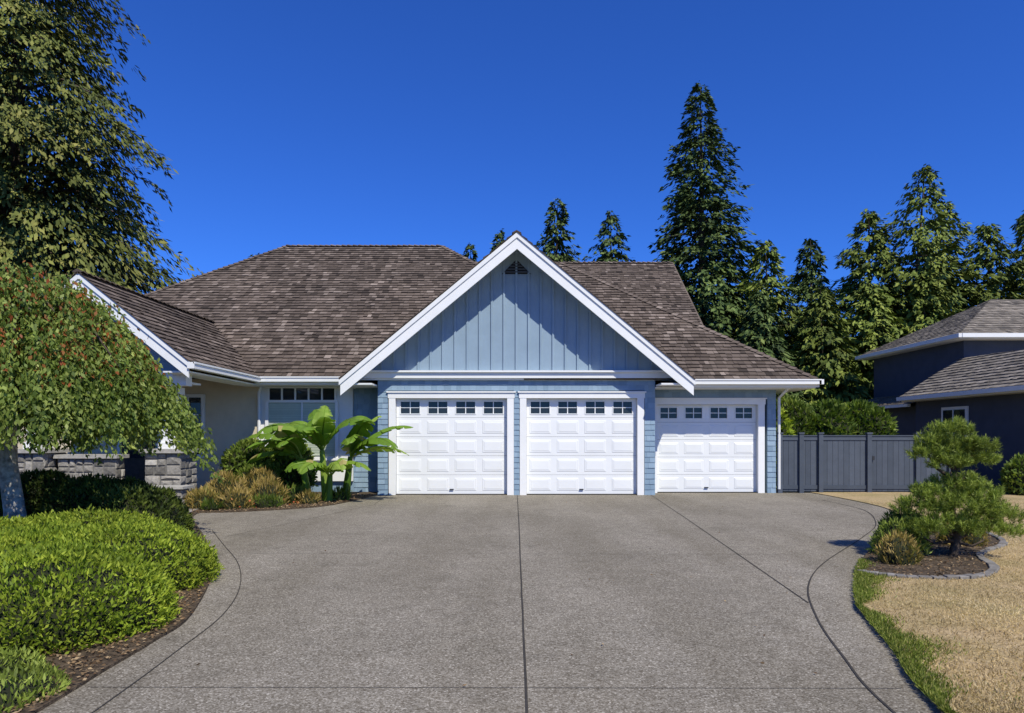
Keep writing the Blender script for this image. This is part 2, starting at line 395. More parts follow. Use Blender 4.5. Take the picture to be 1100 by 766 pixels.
shakes(mb, [(4.36, 16.25, gz(4.36)), (4.36, 21.0, gz(4.36)), (GP[0], 22.5, GP[1]), (GP[0], 16.25, GP[1])], M['roof'])
EP = (-8.5, 4.68); em = 0.80
def ez(x): return EP[1]-em*abs(x-EP[0])
shakes(mb, [(-6.33, 13.35, ez(-6.33)), (-6.33, 18.5, ez(-6.33)), (-8.5, 19.8, 4.68), (-8.5, 13.35, 4.68)], M['roof'])
shakes(mb, [(-10.67, 19.5, ez(-10.67)), (-10.67, 13.35, ez(-10.67)), (-8.5, 13.35, 4.68), (-8.5, 19.8, 4.68)], M['roof'])
def caps(a, b, w=0.11):
    a = Vector(a); b = Vector(b); d = (b-a); n = max(1, int(d.length/0.19)); t = d.normalized()
    side = t.cross(Vector((0, 0, 1))).normalized()*w
    for i in range(n):
        p = a+d*(i/n); q = a+d*((i+1.12)/n)
        r = random.gauss(0.6, 0.18); h0 = 0.065+random.random()*0.012; h1 = 0.035
        dz = Vector((0, 0, 0.06))
        for s in (1, -1):
            pts = [p+Vector((0, 0, h0)), q+Vector((0, 0, h1)), q+side*s-dz+Vector((0, 0, h1)), p+side*s-dz+Vector((0, 0, h0))]
            mb.poly(pts if s < 0 else pts[::-1], M['roof'], r)
        mb.poly([p+Vector((0, 0, h0)), p+side-dz+Vector((0, 0, h0)), p-Vector((0, 0, 0.03)), p-side-dz+Vector((0, 0, h0))], M['roof'], r*0.4)
caps((-14.92, 17, 2.94), (-7.92, 24, 8.12)); caps((4.54, 17, 2.94), (-2.46, 24, 8.12))
caps((-7.92, 24, 8.12), (-2.46, 24, 8.12)); caps((-3, 26.3, 8.11), (6.17, 26.3, 8.11))
caps((7.56, 16.9, 2.86), (1.66, 22.8, 7.226)); caps((GP[0], 16.3, GP[1]-0.02), (GP[0], 22.5, GP[1]-0.02))
caps((-8.5, 13.35, 4.68), (-8.5, 19.8, 4.68))
H(mb.build('roof'))

mb = MB(); Wm = M['white']
def chevron(cx, zp, sl, half, y0, y1, top, bot):
    for s in (-1, 1):
        xe = cx+s*half
        ze = zp-sl*half
        mb.extr([(cx, y0, zp-top), (xe, y0, ze-top), (xe, y0, ze-bot), (cx, y0, zp-bot)], (0, y1-y0, 0), Wm)
chevron(0.12, 6.34, gm, 4.22, 16.30, 16.34, 0.03, 0.40)
chevron(0.12, 6.34, gm, 4.25, 16.27, 16.299, 0.01, 0.13)
chevron(-8.5, 4.68, em, 2.15, 13.40, 13.44, 0.03, 0.34)
chevron(-8.5, 4.68, em, 2.18, 13.37, 13.399, 0.01, 0.12)
for s in (-1, 1):
    x1 = 0.12+s*4.2
    mb.extr([(0.12, 16.34, 6.34-0.17), (x1, 16.34, 6.34-gm*4.2-0.17), (x1, 16.34, 6.34-gm*4.2-0.14), (0.12, 16.34, 6.34-0.14)], (0, 2.5, 0), Wm)
    x1 = -8.5+s*2.13
    mb.extr([(-8.5, 13.44, 4.68-0.17), (x1, 13.44, 4.68-em*2.13-0.17), (x1, 13.44, 4.68-em*2.13-0.14), (-8.5, 13.44, 4.68-0.14)], (0, 4.5, 0), Wm)
mb.box(-4.10, -3.36, 16.36, 17.6, 2.70, 2.74, Wm)
mb.box(3.58, 4.30, 16.36, 17.0, 2.70, 2.74, Wm)
mb.box(-4.14, -4.03, 16.32, 17.2, 2.72, 2.86, Wm)
mb.box(4.27, 4.38, 16.36, 17.1, 2.70, 2.84, Wm)
mb.box(-3.85, 4.02, 16.86, 17.0, 2.90, 3.04, Wm)
mb.box(-3.90, 4.07, 16.80, 17.0, 3.04, 3.085, Wm)
mb.box(-3.80, 3.97, 16.93, 17.0, 2.855, 2.90, Wm)
def gutter_x(x0, x1, y, z):
    mb.box(x0, x1, y-0.10, y+0.02, z-0.125, z-0.005, Wm)
    mb.box(x0, x1, y-0.12, y-0.10, z-0.03, z-0.0, Wm)
    mb.box(x0, x1, y+0.021, y+0.05, z-0.19, z-0.02, Wm)
gutter_x(-6.42, -4.15, 16.98, 2.94)
mb.box(-6.9, -4.1, 17.04, 17.8, 2.74, 2.765, Wm)
gutter_x(4.39, 7.62, 16.9, 2.87)
mb.box(3.56, 7.55, 16.96, 17.75, 2.66, 2.685, Wm)
mb.box(7.57, 7.68, 16.8, 27, 2.745, 2.865, Wm)
mb.box(6.7, 7.56, 17.76, 27, 2.66, 2.685, Wm)
mb.extr([(6.17, 19.4, 2.82), (6.17, 26.3, 7.93), (6.17, 26.3, 8.12), (6.17, 19.4, 3.01)], (0.05, 0, 0), M['roof'])
mb.box(-6.36, -6.22, 13.36, 16.86, 2.80, 2.925, Wm)
mb.box(-6.24, -6.20, 13.36, 16.86, 2.895, 2.93, Wm)
mb.box(-6.9, -6.37, 13.5, 17.0, 2.73, 2.76, Wm)
mb.box(-10.78, -10.64, 13.36, 17, 2.80, 2.925, Wm)
mb.box(-10.35, -6.62, 13.86, 14.12, 2.50, 2.80, Wm)
mb.tube([(-6.45, 17.55, 2.75), (-6.52, 17.6, 2.6), (-6.52, 17.62, 0.1)], [0.04]*3, Wm, 6)
mb.tube([(6.95, 16.98, 2.72), (6.93, 17.3, 2.6), (6.87, 17.56, 2.45), (6.87, 17.56, 0.1)], [0.035]*4, Wm, 6)
H(mb.build('trim_and_gutters'))

mb = MB(); B = M['blue']
def wall(x0, x1, z0, z1, y, mat=B, course=0.135):
    mb.box(x0, x1, y, y+0.18, z0, z1, mat, 0.1)
    shakes(mb, [(x0, y-0.002, z0), (x1, y-0.002, z0), (x1, y-0.002, z1), (x0, y-0.002, z1)], mat, course, 0.10, 0.22, 0.014, 0.001, backing=False, gap=0.0012, edge=0.9, sig=0.25)
wall(-3.34, -3.09, 0.0, 2.60, 17.0); wall(0.05, 0.19, 0.0, 2.60, 17.0); wall(3.30, 3.56, 0.0, 2.60, 17.0)
wall(-3.34, 3.56, 2.60, 2.90, 17.0)
wall(6.58, 6.80, 0.0, 2.46, 17.6); wall(3.56, 6.80, 2.46, 2.70, 17.6)
mb.box(-3.34, -3.16, 17.18, 24, 0, 2.8, B, 0.3); mb.box(6.62, 6.80, 17.78, 27, 0, 2.7, B, 0.3); mb.box(3.40, 3.56, 17.18, 17.78, 0, 2.8, B, 0.3)
mb.box(-3.1, 6.6, 24, 24.2, 0, 2.7, B, 0.3)
wall(-4.1, -3.345, 0.0, 2.74, 17.75)
T = [(-3.72, 17.0, 2.95), (3.94, 17.0, 2.95), (3.94, 17.0, 2.99), (0.11, 17.0, 6.17), (-3.72, 17.0, 2.99)]
mb.extr(T, (0, 0.12, 0), M['bluebb'], 0.4)
x = -3.55
while x < 3.9:
    zt = gz(x)-0.22
    if zt > 3.12:
        mb.box(x-0.024, x+0.024, 16.965, 16.999, 3.086, zt, M['bluebb'], random.random())
    x += 0.305
mb.extr([(-10.3, 13.95, 2.80), (-6.7, 13.95, 2.80), (-6.7, 13.95, 3.0), (-8.5, 13.95, 4.48), (-10.3, 13.95, 3.0)], (0, 0.1, 0), M['bluebb'], 0.2)
mb.box(-14.5, -6.52, 17.7, 17.9, 0, 2.94, M['beige'], 0.4)
mb.box(-14.5, -14.3, 17.9, 30, 0, 2.94, B, 0.4)
mb.box(-6.52, -4.1, 17.75, 17.9, 0, 2.74, B, 0.4)
mb.box(-14.3, 6.6, 29.8, 30, 0, 2.9, B, 0.4)
mb.extr([(6.0, 19.5, 2.6), (6.0, 32, 2.6), (6.0, 26.3, 7.9)], (0.1, 0, 0), B, 0.4)
H(mb.build('walls'))

mb = MB()
mb.extr([(-0.25, 16.975, 5.50), (0.47, 16.975, 5.50), (0.11, 16.975, 5.86)], (0, 0.02, 0), M['dark'])
for k in range(4):
    z = 5.53+k*0.07; hw = 0.36-(z-5.5)*1.0-0.03
    mb.box(0.11-hw, 0.11+hw, 16.955, 16.974, z, z+0.03, M['fence'])
H(mb.build('gable_vent'))

def garage_door(name, x0, x1, z1, y, t):
    mb = MB(); Dm = M['door']; yd = y+0.12
    mb.box(x0-t, x0, y-0.03, y+0.14, 0.0, z1, Wm); mb.box(x1, x1+t, y-0.03, y+0.14, 0.0, z1, Wm)
    mb.box(x0-t-0.02, x1+t+0.02, y-0.036, y+0.14, z1, z1+t*0.82, Wm)
    mb.box(x0-t-0.05, x1+t+0.05, y-0.065, y-0.0, z1+t*0.82, z1+t*0.82+0.035, Wm)
    mb.box(x0, x1, y+0.02, y+0.135, 0.0, 0.018, M['joint'])
    mb.box(x0, x1, yd+0.045, yd+0.06, 0, z1, M['dark'])
    n = 5; hs = (z1-0.02)/n; cw = (x1-x0)/4
    for i in range(n):
        a = 0.02+i*hs; b = a+hs-0.006
        if i < n-1:
            mb.box(x0+0.006, x1-0.006, yd, yd+0.04, a, b, Dm, random.random())
            for c in range(4):
                px = x0+c*cw+0.075; qx = x0+(c+1)*cw-0.075
                mb.frustum(px, qx, a+0.075, b-0.075, yd-0.0005, 0.007, 0.012, Dm)
                mb.frustum(px+0.035, qx-0.035, a+0.11, b-0.11, yd-0.008, 0.005, 0.02, Dm)
        else:
            mb.box(x0+0.006, x1-0.006, yd, yd+0.04, a, a+0.10, Dm); mb.box(x0+0.006, x1-0.006, yd, yd+0.04, b-0.075, b, Dm)
            for c in range(4):
                px = x0+c*cw+0.11; qx = x0+(c+1)*cw-0.11
                mb.box((x0+0.006) if c == 0 else (x0+c*cw-0.11), px, yd, yd+0.04, a+0.10, b-0.075, Dm)
                if c == 3: mb.box(qx, x1-0.006, yd, yd+0.04, a+0.10, b-0.075, Dm)
                mb.box(px, qx, yd+0.028, yd+0.034, a+0.10, b-0.075, M['glass'], 0.5)
                zc0, zc1 = a+0.10, b-0.075
                f = 0.022
                mb.box(px-f, qx+f, yd-0.012, yd-0.001, zc1, zc1+f, Dm); mb.box(px-f, qx+f, yd-0.012, yd-0.001, zc0-f, zc0, Dm)
                mb.box(px-f, px, yd-0.012, yd-0.001, zc0, zc1, Dm); mb.box(qx, qx+f, yd-0.012, yd-0.001, zc0, zc1, Dm)
                xm = (px+qx)/2; zm = (zc0+zc1)/2
                mb.box(xm-0.011, xm+0.011, yd+0.010, yd+0.027, zc0, zc1, Dm)
                mb.box(px, qx, yd+0.012, yd+0.026, zm-0.009, zm+0.009, Dm)
    xm = (x0+x1)/2
    mb.box(xm-0.05, xm+0.05, yd-0.04, yd-0.02, 0.12, 0.145, M['metal'])
    mb.box(xm-0.05, xm-0.035, yd-0.02, yd-0.001, 0.12, 0.145, M['metal']); mb.box(xm+0.035, xm+0.05, yd-0.02, yd-0.001, 0.12, 0.145, M['metal'])
    return H(mb.build(name))
garage_door('garage_door', -2.90, -0.12, 2.41, 17.0, 0.165)
garage_door('garage_door', 0.36, 3.12, 2.41, 17.0, 0.165)
garage_door('garage_door', 3.74, 6.34, 2.28, 17.6, 0.165)

mb = MB()
mb.box(-6.50, -4.12, 17.66, 17.749, 0.3, 2.74, Wm)
mb.box(-6.28, -4.56, 17.64, 17.659, 2.40, 2.70, M['glass'])
mb.box(-6.28, -4.56, 17.64, 17.659, 0.95, 2.33, M['blind'], 0.2)
for k in range(32):
    z = 0.97+k*0.042
    mb.box(-6.28, -4.56, 17.625, 17.639, z, z+0.026, M['blind'], random.uniform(0.5, 1))
for k in range(6):
    xx = -6.28+k*(1.72/5)
    mb.box(xx-0.02, xx+0.02, 17.60, 17.638, 2.38, 2.72, Wm)
mb.box(-6.34, -4.50, 17.59, 17.658, 2.33, 2.395, Wm); mb.box(-6.34, -4.50, 17.59, 17.658, 2.70, 2.735, Wm)
mb.box(-6.36, -6.28, 17.58, 17.62, 0.9, 2.33, Wm); mb.box(-4.56, -4.48, 17.58, 17.62, 0.9, 2.33, Wm); mb.box(-5.44, -5.40, 17.60, 17.624, 0.9, 2.33, Wm)
mb.box(-6.40, -4.44, 17.55, 17.62, 0.84, 0.90, Wm)
H(mb.build('front_window'))
mb = MB()
mb.box(-8.75, -7.95, 17.64, 17.699, 0.9, 2.55, Wm)
mb.box(-8.66, -8.04, 17.62, 17.639, 1.0, 2.46, M['glass'])
for zz in (1.5, 2.0): mb.box(-8.66, -8.04, 17.60, 17.619, zz, zz+0.03, Wm)
mb.box(-8.365, -8.335, 17.598, 17.618, 1.0, 2.46, Wm)
mb.box(-10.2, -9.1, 17.64, 17.699, 0.03, 2.45, Wm)
mb.box(-10.08, -9.22, 17.61, 17.639, 0.05, 2.36, M['bark'])
mb.box(-9.85, -9.45, 17.59, 17.609, 0.9, 2.2, M['glass'])
H(mb.build('porch_window_and_door'))

def stones(mb, x0, x1, y0, y1, z0, z1):
    mb.box(x0+0.03, x1-0.03, y0+0.03, y1-0.03, z0, z1, M['mortar'])
    def face(a0, a1, put):
        def split(a, b, c, d):
            w, h = b-a, d-c
            if (w > 0.34 or h > 0.26) and (w > 0.16 and h > 0.1):
                if w/h > random.uniform(1.0, 1.9):
                    m = a+w*random.uniform(0.36, 0.64); split(a, m, c, d); split(m, b, c, d)
                elif h > 0.14:
                    m = c+h*random.uniform(0.36, 0.64); split(a, b, c, m); split(a, b, m, d)
                else: put(a, b, c, d)
            else: put(a, b, c, d)
        split(a0, a1, z0, z1)
    g = 0.006
    def rough(pa, a, b, c, d, out):
        k = lambda: random.uniform(0.0, 0.014)
        O = [pa(a+g+k(), c+g+k(), 0), pa(b-g-k(), c+g+k(), 0), pa(b-g-k(), d-g-k(), 0), pa(a+g+k(), d-g-k(), 0)]
        e = 0.018
        I = [pa(a+g+e, c+g+e, random.uniform(.012, .032)), pa(b-g-e, c+g+e, random.uniform(.012, .032)), pa(b-g-e, d-g-e, random.uniform(.012, .032)), pa(a+g+e, d-g-e, random.uniform(.012, .032))]
        C = pa((a+b)/2+random.uniform(-.03, .03), (c+d)/2+random.uniform(-.02, .02), random.uniform(.025, .045)); r = random.gauss(0.5, 0.22); r = min(1, max(0, r))
        for i in range(4):
            j = (i+1) % 4
            q = [O[i], O[j], I[j], I[i]]; t = [I[i], I[j], C]
            if out: q = q[::-1]; t = t[::-1]
            mb.poly(q, M['stone'], r); mb.poly(t, M['stone'], r)
    face(x0, x1, lambda a, b, c, d: rough(lambda u, v, h: (u, y0+0.03-h, v), a, b, c, d, False))
    face(y0, y1, lambda a, b, c, d: rough(lambda u, v, h: (x1-0.03+h, u, v), a, b, c, d, False))
    face(y0, y1, lambda a, b, c, d: rough(lambda u, v, h: (x0+0.03-h, u, v), a, b, c, d, True))
for i, xc in enumerate((-7.22, -10.05)):
    mb = MB()
    stones(mb, xc-0.38, xc+0.38, 14.1, 14.86, 0, 1.12)
    mb.box(xc-0.45, xc+0.45, 14.03, 14.93, 1.121, 1.20, M['cap'])
    mb.build('stone_pillar')
    mb = MB()
    mb.box(xc-0.15, xc+0.15, 14.33, 14.63, 1.202, 2.55, Wm); mb.box(xc-0.19, xc+0.19, 14.29, 14.67, 1.203, 1.34, Wm); mb.box(xc-0.19, xc+0.19, 14.29, 14.67, 2.36, 2.50, Wm)
    H(mb.build('porch_post'))
mb = MB(); mb.box(-10.3, -6.7, 14.13, 14.7, 2.56, 2.60, Wm); H(mb.build('porch_beam_soffit'))
mb = MB()
stones(mb, -9.6, -8.35, 14.4, 14.75, 0, 1.0); mb.box(-9.64, -8.3, 14.34, 14.81, 1.001, 1.08, M['cap'])
stones(mb, -13.5, -10.6, 14.4, 14.75, 0, 1.0); mb.box(-13.5, -10.56, 14.34, 14.81, 1.001, 1.08, M['cap'])
stones(mb, -7.35, -6.55, 13.55, 13.9, 0, 0.42); mb.box(-7.39, -6.51, 13.5, 13.95, 0.421, 0.47, M['cap'])
mb.build('stone_wall')

# ------------------------------------------------------------------ fence
mb = MB(); F = M['fence']
x = 6.86
while x < 11.3:
    mb.box(x, x+0.135, 17.62, 17.645, 0.04, 1.42, F); x += 0.142
for xp in (6.9, 7.45, 7.95, 9.2, 10.45, 11.3):
    mb.box(xp-0.055, xp+0.055, 17.55, 17.66, 0.0, 1.52, F); mb.box(xp-0.07, xp+0.07, 17.535, 17.675, 1.52, 1.56, F)
mb.box(6.84, 11.3, 17.60, 17.618, 1.36, 1.46, F); mb.box(6.84, 11.3, 17.60, 17.618, 0.10, 0.2, F); mb.box(6.84, 11.3, 17.58, 17.67, 1.462, 1.49, F)
mb.box(9.27, 9.33, 17.56, 17.599, 0.85, 0.95, M['metal'])
mb.build('wooden_fence')

# ------------------------------------------------------------------ neighbour house
nh = empty('neighbouring_house', (16, 24, 0)); bpy.context.view_layer.update()
def N(o): o.parent = nh; o.matrix_parent_inverse = nh.matrix_world.inverted(); return o
mb = MB(); Nv = M['navy']
mb.box(15.95, 24, 24.1, 30.1, 0, 4.95, Nv)
mb.box(14.25, 24, 17.6, 24.09, 0, 2.8, Nv)
mb.box(14.6, 15.94, 24.2, 29.6, 0, 2.55, Nv)
N(mb.build('walls'))
mb = MB(); R2 = M['roof2']
shakes(mb, [(15.5, 30.6, 5.0), (15.5, 23.6, 5.0), (19.0, 27.1, 6.85)], R2, 0.2)
shakes(mb, [(15.5, 23.6, 5.0), (27, 23.6, 5.0), (27, 27.1, 6.85), (19.0, 27.1, 6.85)], R2, 0.2)
mb.poly([(27, 30.6, 5), (15.5, 30.6, 5), (19, 27.1, 6.85), (27, 27.1, 6.85)], R2)
shakes(mb, [(13.8, 24.3, 2.83), (13.8, 17.1, 2.83), (15.7, 19.0, 4.05), (15.94, 24.3, 4.2)], R2, 0.2)
shakes(mb, [(13.8, 17.1, 2.83), (24, 17.1, 2.83), (24, 19.0, 4.05), (15.7, 19.0, 4.05)], R2, 0.2)
mb.poly([(15.7, 19, 4.05), (24, 19, 4.05), (24, 24.1, 4.2), (15.94, 24.1, 4.2)], R2)
shakes(mb, [(14.2, 30, 2.6), (14.2, 24.31, 2.6), (15.95, 24.31, 3.1), (15.95, 30, 3.1)], R2, 0.2)
N(mb.build('roof'))
mb = MB()
mb.box(15.38, 15.5, 23.5, 30.6, 4.86, 5.0, Wm); mb.box(15.5, 27, 23.48, 23.6, 4.86, 5.0, Wm); mb.box(15.5, 15.95, 23.6, 30.6, 4.83, 4.86, Wm); mb.box(15.95, 27, 23.6, 24.1, 4.83, 4.86, Wm)
mb.box(13.68, 13.8, 17.0, 24.3, 2.7, 2.83, Wm); mb.box(13.8, 24, 16.98, 17.1, 2.7, 2.83, Wm); mb.box(13.8, 14.25, 17.1, 24.2, 2.66, 2.7, Wm)
mb.box(14.08, 14.2, 24.32, 30, 2.5, 2.6, Wm)
mb.extr([(13.8, 24.31, 2.68), (13.8, 24.31, 2.82), (15.94, 24.31, 4.19), (15.94, 24.31, 4.05)], (0, 0.04, 0), Wm)
mb.box(14.21, 14.249, 21.3, 22.6, 1.3, 2.4, Wm); mb.box(14.19, 14.209, 21.42, 22.48, 1.4, 2.3, M['glass'])
mb.box(14.17, 14.189, 21.93, 21.97, 1.4, 2.3, Wm)
N(mb.build('trim_and_windows'))

# ------------------------------------------------------------------ vegetation functions
def conifer(name, x, y, Ht, R, mat, nbr=420, per=26, droop=0.35, up=0.15, spray=0.45, h0=0.06, power=0.85, seed=1, bark=None, asp=0.42, hang=0.6):
    g = np.random.default_rng(seed)
    par = empty(name, (x, y, 0)); bpy.context.view_layer.update()
    mb = MB()
    lean = g.normal(size=2)*0.012*Ht
    ts = np.linspace(0, 1, 9)
    mb.tube([(x+lean[0]*t*t, y+lean[1]*t*t, Ht*t*0.99) for t in ts], [max(0.012, 0.018*Ht*(1-t)**0.9) for t in ts], bark or M['bark'], 8)
    ph = g.uniform(0, 6.28, 4)
    tt = h0+(1-h0)*(1-(1-g.uniform(0, 1, nbr))**0.68); tt[:22] = np.linspace(0.90, 0.998, 22)
    az = g.uniform(0, 2*np.pi, nbr)
    prof = (1-tt)**power
    prof *= 1-0.25*np.clip((0.25-tt)/0.25, 0, 1)
    irr = 1+0.14*np.sin(az*3+ph[0]+tt*9)+0.11*np.sin(tt*31+ph[1])+0.09*np.sin(az*5+tt*50+ph[2])
    Lb = R*prof*irr*g.uniform(0.62, 1.12, nbr)+0.12
    brr = np.clip(g.normal(0.5, 0.2, nbr), 0, 1)
    for i in range(0, nbr, 7):
        z = Ht*tt[i]; d = Vector((math.cos(az[i]), math.sin(az[i]), 0))
        c = Vector((x+lean[0]*tt[i]**2, y+lean[1]*tt[i]**2, z))
        mb.tube([c, c+d*Lb[i]*0.5+Vector((0, 0, up*Lb[i]*0.5-droop*Lb[i]*0.25)), c+d*Lb[i]*0.95+Vector((0, 0, up*Lb[i]-droop*Lb[i]*0.9))], [0.015+0.012*Lb[i], 0.012+0.006*Lb[i], 0.006], bark or M['bark'], 4)
    t_o = mb.build('trunk'); t_o.parent = par; t_o.matrix_parent_inverse = par.matrix_world.inverted()
    cnt = np.maximum(6, (per*(0.35+0.65*Lb/R)).astype(int))
    idx = np.repeat(np.arange(nbr), cnt); n = len(idx)
    s = g.uniform(0.15, 1, n)**0.6
    L = Lb[idx]; a = az[idx]
    lat = g.normal(0, 0.17, n)*L*(1.05-s)*1.3+g.normal(0, 0.06, n)
    dx, dy = np.cos(a), np.sin(a)
    P = np.stack([x+lean[0]*tt[idx]**2+dx*s*L-dy*lat, y+lean[1]*tt[idx]**2+dy*s*L+dx*lat,
                  Ht*tt[idx]+up*s*L-droop*s*s*L+g.normal(0, 0.07, n)], 1)
    side = np.sign(g.normal(size=n))*g.uniform(0.1, 1.0, n)
    D = np.stack([dx-dy*side, dy+dx*side, -g.uniform(0.1, 1.0, n)*2.4*hang+g.normal(0, 0.25, n)], 1)
    W = np.stack([-dy, dx, np.zeros(n)], 1)+g.normal(0, 0.38, (n, 3))
    sz = spray*(0.55+0.45*prof[idx])*g.uniform(0.6, 1.3, n)
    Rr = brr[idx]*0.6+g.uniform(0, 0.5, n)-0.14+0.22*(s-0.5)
    o = kites('foliage', P, D, W, sz, sz*asp, Rr, mat)
    o.parent = par; o.matrix_parent_inverse = par.matrix_world.inverted()
    return par

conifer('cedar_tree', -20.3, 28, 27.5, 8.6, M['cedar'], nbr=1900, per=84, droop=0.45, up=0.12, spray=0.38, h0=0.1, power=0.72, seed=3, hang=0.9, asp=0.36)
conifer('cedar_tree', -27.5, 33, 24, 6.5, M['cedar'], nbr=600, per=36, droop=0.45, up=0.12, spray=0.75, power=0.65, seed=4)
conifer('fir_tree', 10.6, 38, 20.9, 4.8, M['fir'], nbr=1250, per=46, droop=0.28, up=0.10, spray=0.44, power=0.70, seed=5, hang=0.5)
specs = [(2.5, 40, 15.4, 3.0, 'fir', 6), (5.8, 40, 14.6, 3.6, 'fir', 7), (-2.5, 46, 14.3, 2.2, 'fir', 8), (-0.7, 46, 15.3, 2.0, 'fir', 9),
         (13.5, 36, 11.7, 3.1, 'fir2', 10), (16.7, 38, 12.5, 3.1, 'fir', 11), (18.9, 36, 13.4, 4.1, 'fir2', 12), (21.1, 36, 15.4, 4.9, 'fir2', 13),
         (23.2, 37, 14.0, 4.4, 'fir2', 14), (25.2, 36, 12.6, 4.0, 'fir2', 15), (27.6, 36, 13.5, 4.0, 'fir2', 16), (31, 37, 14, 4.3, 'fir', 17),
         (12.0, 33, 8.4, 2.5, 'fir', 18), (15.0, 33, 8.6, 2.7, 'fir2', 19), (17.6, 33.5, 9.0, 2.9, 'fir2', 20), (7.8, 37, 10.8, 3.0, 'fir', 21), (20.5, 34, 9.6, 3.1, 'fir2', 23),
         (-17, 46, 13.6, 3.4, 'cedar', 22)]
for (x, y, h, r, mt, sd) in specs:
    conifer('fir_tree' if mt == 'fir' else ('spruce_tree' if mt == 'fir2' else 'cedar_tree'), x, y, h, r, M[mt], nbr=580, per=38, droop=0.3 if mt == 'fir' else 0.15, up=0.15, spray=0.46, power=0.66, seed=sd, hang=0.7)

def far_trees():
    g = np.random.default_rng(99); Ps = []; Ds = []; Ws = []; Rs = []; Ss = []
    for k in range(46):
        x = -60+k*2.9+g.normal(0, 0.8); y = 58+g.normal(0, 3); h = g.uniform(7, 10.5); n = 1100
        t = 1-(1-g.uniform(0, 1, n))**0.6; a = g.uniform(0, 6.28, n); r = 3.0*(1-t)**0.7*g.uniform(0.5, 1.05, n)
        Ps.append(np.stack([x+np.cos(a)*r, y+np.sin(a)*r, h*t], 1)); Ds.append(np.stack([np.cos(a), np.sin(a), -1.0+g.normal(0, .3, n)], 1))
        Ws.append(g.normal(size=(n, 3))); Rs.append(g.uniform(0, 0.8, n)); Ss.append(g.uniform(0.6, 1.2, n))
    S = np.concatenate(Ss)
    kites('distant_tree_line', np.concatenate(Ps), np.concatenate(Ds), np.concatenate(Ws), S, S*0.45, np.concatenate(Rs), M['fir'])
far_trees()

def hedge(name, ells, dens, ln, wd, mat, seed=1, rough=0.07, freq=7.0, core=True, upw=0.5, sfac=0.5):
    g = np.random.default_rng(seed)
    par = empty(name, (ells[0][0], ells[0][1], 0)); bpy.context.view_layer.update()
    K = g.normal(size=(5, 3))*freq; ph = g.uniform(0, 6.28, 5)
    def nz(P): return sum(np.sin(P@K[i]*(1+0.5*i)+ph[i])/(1+0.4*i) for i in range(5))/3.2
    Ps = []; Ns = []; Dn = []
    for e in ells:
        c = np.array(e[:3]); r = np.array(e[3:6])
        area = 2*np.pi*((r[0]*r[1])**1.6/3+(r[0]*r[2])**1.6/3+(r[1]*r[2])**1.6/3)**(1/1.6)*1.4
        n = int(dens*area)
        d = g.normal(size=(n, 3)); d /= np.linalg.norm(d, axis=1, keepdims=True)
        P = c+d*r; N = d/r; N /= np.linalg.norm(N, axis=1, keepdims=True)
        dd = nz(P)
        P = P+N*(dd*rough+g.normal(0, rough*0.25, n))[:, None]
        keep = P[:, 2] > 0.0
        for e2 in ells:
            if e2 is e: continue
            q = (P-np.array(e2[:3]))/np.array(e2[3:6])
            keep &= np.sum(q*q, 1) > 0.80
        Ps.append(P[keep]); Ns.append(N[keep]); Dn.append(dd[keep])
    P = np.concatenate(Ps); Nn = np.concatenate(Ns); dd = np.concatenate(Dn); n = len(P)
    D = Nn*0.6+np.array([0, 0, upw])+g.normal(0, sfac, (n, 3)); W = g.normal(size=(n, 3))
    s = g.uniform(0.6, 1.35, n)
    o = kites('foliage', P-Nn*ln*0.3, D, W, ln*s, wd*s, 0.5+dd*0.36+g.normal(0, 0.17, n), mat)  # sprays in hollows get darker values: crevice shade put into the colour
    o.parent = par; o.matrix_parent_inverse = par.matrix_world.inverted()
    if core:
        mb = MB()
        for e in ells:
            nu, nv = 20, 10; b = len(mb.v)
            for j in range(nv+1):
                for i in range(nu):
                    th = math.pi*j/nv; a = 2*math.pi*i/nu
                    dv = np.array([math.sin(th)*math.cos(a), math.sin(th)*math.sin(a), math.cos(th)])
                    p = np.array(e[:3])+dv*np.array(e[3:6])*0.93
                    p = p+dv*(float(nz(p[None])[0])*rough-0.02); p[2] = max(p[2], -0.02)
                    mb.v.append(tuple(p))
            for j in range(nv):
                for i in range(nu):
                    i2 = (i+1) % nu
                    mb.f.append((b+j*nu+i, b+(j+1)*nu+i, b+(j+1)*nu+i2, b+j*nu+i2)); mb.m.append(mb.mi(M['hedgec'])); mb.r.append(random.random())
        c = mb.build('dark_core', smooth=True); c.parent = par; c.matrix_parent_inverse = par.matrix_world.inverted()  # solid dark core added behind the sprays to block see-through
    return par

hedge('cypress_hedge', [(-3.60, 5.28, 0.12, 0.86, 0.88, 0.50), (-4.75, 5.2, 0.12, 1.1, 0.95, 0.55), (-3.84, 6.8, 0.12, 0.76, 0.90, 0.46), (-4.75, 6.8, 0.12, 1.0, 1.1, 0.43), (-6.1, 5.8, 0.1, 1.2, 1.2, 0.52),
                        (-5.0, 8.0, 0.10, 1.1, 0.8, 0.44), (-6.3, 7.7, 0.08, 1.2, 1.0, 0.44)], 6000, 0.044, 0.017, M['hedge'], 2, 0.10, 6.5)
hedge('yew_hedge', [(-5.35, 9.7, 0.15, 0.65, 0.8, 0.60), (-6.2, 10.3, 0.18, 0.9, 0.8, 0.66), (-7.3, 10.6, 0.18, 0.9, 0.8, 0.70), (-8.4, 10.8, 0.18, 0.9, 0.8, 0.74)], 2200, 0.075, 0.028, M['hedged'], 5, 0.08, 5.0)
